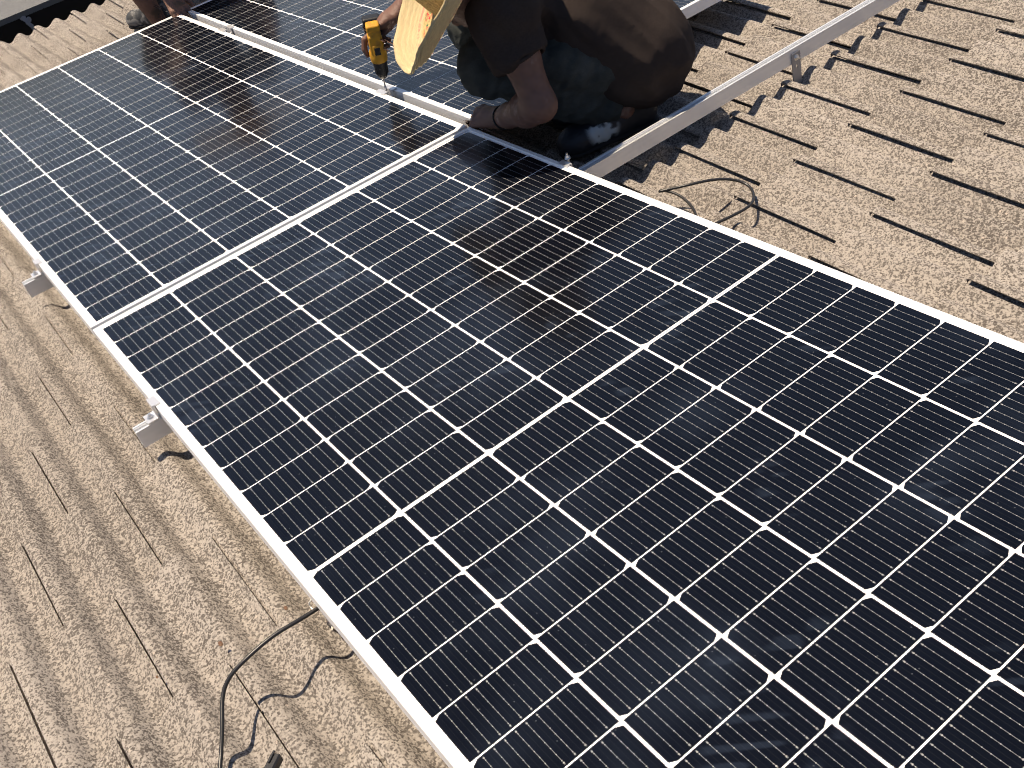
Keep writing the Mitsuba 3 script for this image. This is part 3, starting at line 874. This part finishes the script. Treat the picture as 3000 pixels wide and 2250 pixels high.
# trousers
Tz = Field((-1.50, -0.06, -0.12), (-0.60, 0.72, 0.34), 0.006)
Tz.cone(J['pel'], J['pel'] + (0, -0.02, 0.06), 0.115, 0.11, 0.05)
for a in 'lr':
    h_, k_, n_ = J['hi' + a], J['kn' + a], J['an' + a]
    Tz.chain([h_, (h_ + k_) / 2 + (0, 0, 0.01), k_], [0.084, 0.083, 0.070], 0.03)
    Tz.chain([k_, (k_ + n_) / 2 + (0, -0.008, 0), n_ + (k_ - n_) * 0.16], [0.068, 0.068, 0.060], 0.025)
fC, fD = folds(9, 26, 0.010, (0.4, 0.2, 0.8)), folds(12, 45, 0.005, (0.9, 0.2, 0.3))
put(man, 'trousers', Tz.mesh(smooth=4, disp=lambda p: fC(p) + fD(p)), 'mat_trousers', smooth=True)
shoe(man, (-0.858, 0.452, -0.116), (-0.935, 0.165, -0.116), 'mat_shoe', J['anl'], -0.112)
shoe(man, (-1.055, 0.56, -0.116), (-1.095, 0.27, -0.116), 'mat_shoe', J['anr'], -0.112)
hat(man, HATC, (-0.337, -0.655, 0.682), 0.245, 'mat_straw')
wd = unit(J['ell'] - J['wrl'])
Mb = frame_axes(wd, (0, 0, 1)); Mb[:3, 3] = J['wrl'] + wd * 0.022
put(man, 'bracelet', trimesh.creation.torus(0.0305, 0.0022, 40, 8), 'mat_bracelet', smooth=True, xf=Mb, label='thin black cord bracelet with pale beads')
for a in (3.5, 4.0, 4.4, 5.0):
    put(man, 'bead', trimesh.creation.icosphere(2, 0.0048), 'mat_bead', smooth=True, xf=Mb @ tr(0.034 * math.cos(a), 0.034 * math.sin(a), 0.004 * math.sin(9 * a)))

# ---- the drill
tip, top = np.array([-1.612, 0.030, 0.010]), np.array([-1.585, 0.040, 0.212])
dz = unit(top - tip)
Mdr = frame_axes(dz, (0.86, -0.43, 0.0)); Mdr[:3, 3] = tip
scene['mat_yellow'] = principled(proc(lambda p, n, uv: mix(mi.Color3f(0.50, 0.245, 0.012), mi.Color3f(0.36, 0.18, 0.02), smoothstep(0.5, 0.8, fbm(p.x * 60.0, p.y * 60.0, p.z * 60.0)))), rough=0.5, spec=0.4)
scene['mat_black_plastic'] = principled((0.014, 0.014, 0.015), rough=0.45, spec=0.4)
dk = thing('drill', 'yellow and black cordless drill held upright over a clamp between two panels', 'drill')
# local frame: z up the spindle, x towards the near side, y across
put(dk, 'bit', trimesh.util.concatenate([trimesh.creation.cylinder(radius=0.0026, height=0.038, sections=10).apply_translation((0, 0, 0.016)), trimesh.creation.cylinder(radius=0.0042, height=0.012, sections=6).apply_translation((0, 0, 0.002))]), 'mat_bolt', smooth=30, xf=Mdr)
put(dk, 'chuck', lathe([(0.002, 0.034), (0.009, 0.034), (0.0135, 0.040), (0.0185, 0.052), (0.0195, 0.072), (0.0215, 0.074), (0.0225, 0.092), (0.002, 0.092)], 28), 'mat_black_plastic', smooth=35, xf=Mdr)
rbs = [box((-0.0014, -0.0012, 0.052), (0.0014, 0.0012, 0.072)).apply_translation((0.0192, 0, 0)).apply_transform(trimesh.transformations.rotation_matrix(a, (0, 0, 1))) for a in np.arange(14) * 2 * np.pi / 14]
put(dk, 'grip_ridges', trimesh.util.concatenate(rbs), 'mat_black_plastic', xf=Mdr)
put(dk, 'collar', lathe([(0.002, 0.090), (0.0235, 0.090), (0.0255, 0.094), (0.0265, 0.105), (0.0262, 0.122), (0.0225, 0.130), (0.002, 0.130)], 32), 'mat_yellow', smooth=40, xf=Mdr)


def rbox(lo, hi, r=0.006):
    lo, hi = np.array(lo, float), np.array(hi, float)
    pts = []
    ic = trimesh.creation.icosphere(2, r).vertices
    for c in np.ndindex(2, 2, 2):
        pts.append(ic + np.where(np.array(c) == 1, hi - r, lo + r))
    return trimesh.convex.convex_hull(np.vstack(pts))


body = [rbox((-0.024, -0.0215, 0.115), (0.0225, 0.0215, 0.178), 0.009), rbox((-0.0225, -0.019, 0.165), (0.019, 0.019, 0.190), 0.008)]
put(dk, 'housing', trimesh.util.concatenate(body), 'mat_yellow', smooth=40, xf=Mdr)
put(dk, 'rear_cap', rbox((-0.0225, -0.0205, 0.184), (0.021, 0.0205, 0.207), 0.007), 'mat_yellow', smooth=40, xf=Mdr)
put(dk, 'window_frame', rbox((0.018, -0.0125, 0.113), (0.0268, 0.0125, 0.148), 0.003), 'mat_yellow', smooth=40, xf=Mdr)
put(dk, 'speed_switch', box((0.022, -0.0085, 0.119), (0.0276, 0.0085, 0.142), 0.001), 'mat_black_plastic', xf=Mdr)
for z in (0.1215, 0.157, 0.171):
    put(dk, 'vent', box((-0.012, 0.0205, z), (0.012, 0.0222, z + 0.004)), 'mat_black_plastic', xf=Mdr)
put(dk, 'side_band', rbox((-0.010, 0.015, 0.118), (0.006, 0.0232, 0.168), 0.003), 'mat_black_plastic', smooth=40, xf=Mdr)
put(dk, 'handle', rbox((-0.105, -0.0155, 0.128), (-0.015, 0.0155, 0.166), 0.013), 'mat_black_plastic', smooth=40, xf=Mdr)
put(dk, 'battery', rbox((-0.140, -0.028, 0.108), (-0.100, 0.028, 0.180), 0.008), 'mat_black_plastic', smooth=40, xf=Mdr)
put(dk, 'trigger', rbox((-0.055, -0.007, 0.112), (-0.030, 0.007, 0.132), 0.004), 'mat_black_plastic', smooth=40, xf=Mdr)

# ---- the second man at the far end, only hand, shin and shoe in view; the hat shows in the glass
two = thing('person', 'person at the far panel end seen only as hand, dusty shin and grey shoe', 'person')
K = dict(pel=(-4.12, 0.26, 0.10), mid=(-4.05, 0.25, 0.30), chest=(-3.87, 0.22, 0.44), neck=(-3.75, 0.20, 0.52), head=(-3.62, 0.17, 0.545),
         shr=(-3.80, 0.05, 0.47), elr=(-3.70, -0.02, 0.26), wrr=(-3.475, 0.030, 0.062), shl=(-3.80, 0.40, 0.47), ell=(-3.66, 0.48, 0.27), wrl=(-3.46, 0.44, 0.062),
         hir=(-4.08, 0.16, 0.10), knr=(-3.74, -0.055, 0.26), anr=(-3.74, 0.010, -0.075), hil=(-4.08, 0.38, 0.10), knl=(-3.74, 0.44, 0.27), anl=(-3.84, 0.42, -0.07))
K = {k: np.array(v, float) for k, v in K.items()}
F = Field((-4.35, -0.20, -0.16), (-3.30, 0.66, 0.72), 0.005)
F.cone(K['pel'], K['mid'], 0.115, 0.11, 0.05); F.cone(K['mid'], K['chest'], 0.11, 0.105, 0.05); F.cone(K['chest'], K['neck'], 0.09, 0.055, 0.05)
F.cone(K['chest'], K['shl'], 0.075, 0.055, 0.03); F.cone(K['chest'], K['shr'], 0.075, 0.055, 0.03)
F.cone(K['neck'], K['head'], 0.052, 0.06, 0.02); F.ball(K['head'], (0.085, 0.075, 0.10), 0.02)
F.cone(K['head'] + (0.085, 0, -0.01), K['head'] + (0.10, 0, -0.035), 0.009, 0.013, 0.01)
for a, ts in (('r', 1), ('l', -1)):
    F.chain([K['sh' + a], K['el' + a]], [0.052, 0.040], 0.02)
    F.chain([K['el' + a], K['el' + a] + (K['wr' + a] - K['el' + a]) * 0.3, K['wr' + a]], [0.041, 0.043, 0.029], 0.02)
    fingers(F, K['wr' + a], (0.70, -0.05, -0.42), (0.35, 0.0, 0.92), ts, [(0.25, 0.75, 0.4), (0.3, 0.8, 0.4), (0.35, 0.85, 0.4), (0.4, 0.9, 0.4)], 1.08)
    F.chain([K['hi' + a], K['kn' + a]], [0.085, 0.058], 0.03)
    F.chain([K['kn' + a], K['kn' + a] + (K['an' + a] - K['kn' + a]) * 0.35, K['an' + a]], [0.056, 0.055, 0.036], 0.03)
put(two, 'body', F.mesh(smooth=6, disp=knuckle_noise), 'mat_skin_dusty', smooth=True, label='bare dusty shin and veined hand')
S = Field((-4.40, -0.16, -0.04), (-3.55, 0.66, 0.66), 0.008)
S.cone(K['pel'], K['mid'], 0.15, 0.14, 0.05); S.cone(K['mid'], K['chest'], 0.14, 0.13, 0.05); S.cone(K['chest'], K['neck'] - (0.03, 0, 0.03), 0.11, 0.075, 0.05)
for a in 'rl':
    S.chain([K['chest'], K['sh' + a], K['sh' + a] + (K['el' + a] - K['sh' + a]) * 0.6], [0.09, 0.072, 0.064], 0.04)
put(two, 'shirt', S.mesh(smooth=4, disp=folds(3, 17, 0.008, (0.3, 0.1, 1))), 'mat_shirt', smooth=True)
Tz = Field((-4.35, -0.20, -0.10), (-3.62, 0.66, 0.40), 0.008)
for a in 'rl':
    Tz.chain([K['pel'], K['hi' + a], K['kn' + a] + (-0.03, 0, 0.0)], [0.12, 0.10, 0.078], 0.03)
put(two, 'trousers', Tz.mesh(smooth=4, disp=folds(6, 26, 0.006, (1, 0, 0.3))), 'mat_trousers', smooth=True)
shoe(two, (-3.74, 0.075, -0.118), (-3.985, -0.045, -0.118), 'mat_shoe_grey', K['anr'], -0.11)
shoe(two, (-3.93, 0.46, -0.118), (-3.66, 0.42, -0.118), 'mat_shoe_grey', K['anl'], -0.11)
hat(two, (-3.53, 0.155, 0.610), (0.46, -0.02, 0.89), 0.275, 'mat_straw_thin', lift=0.01)
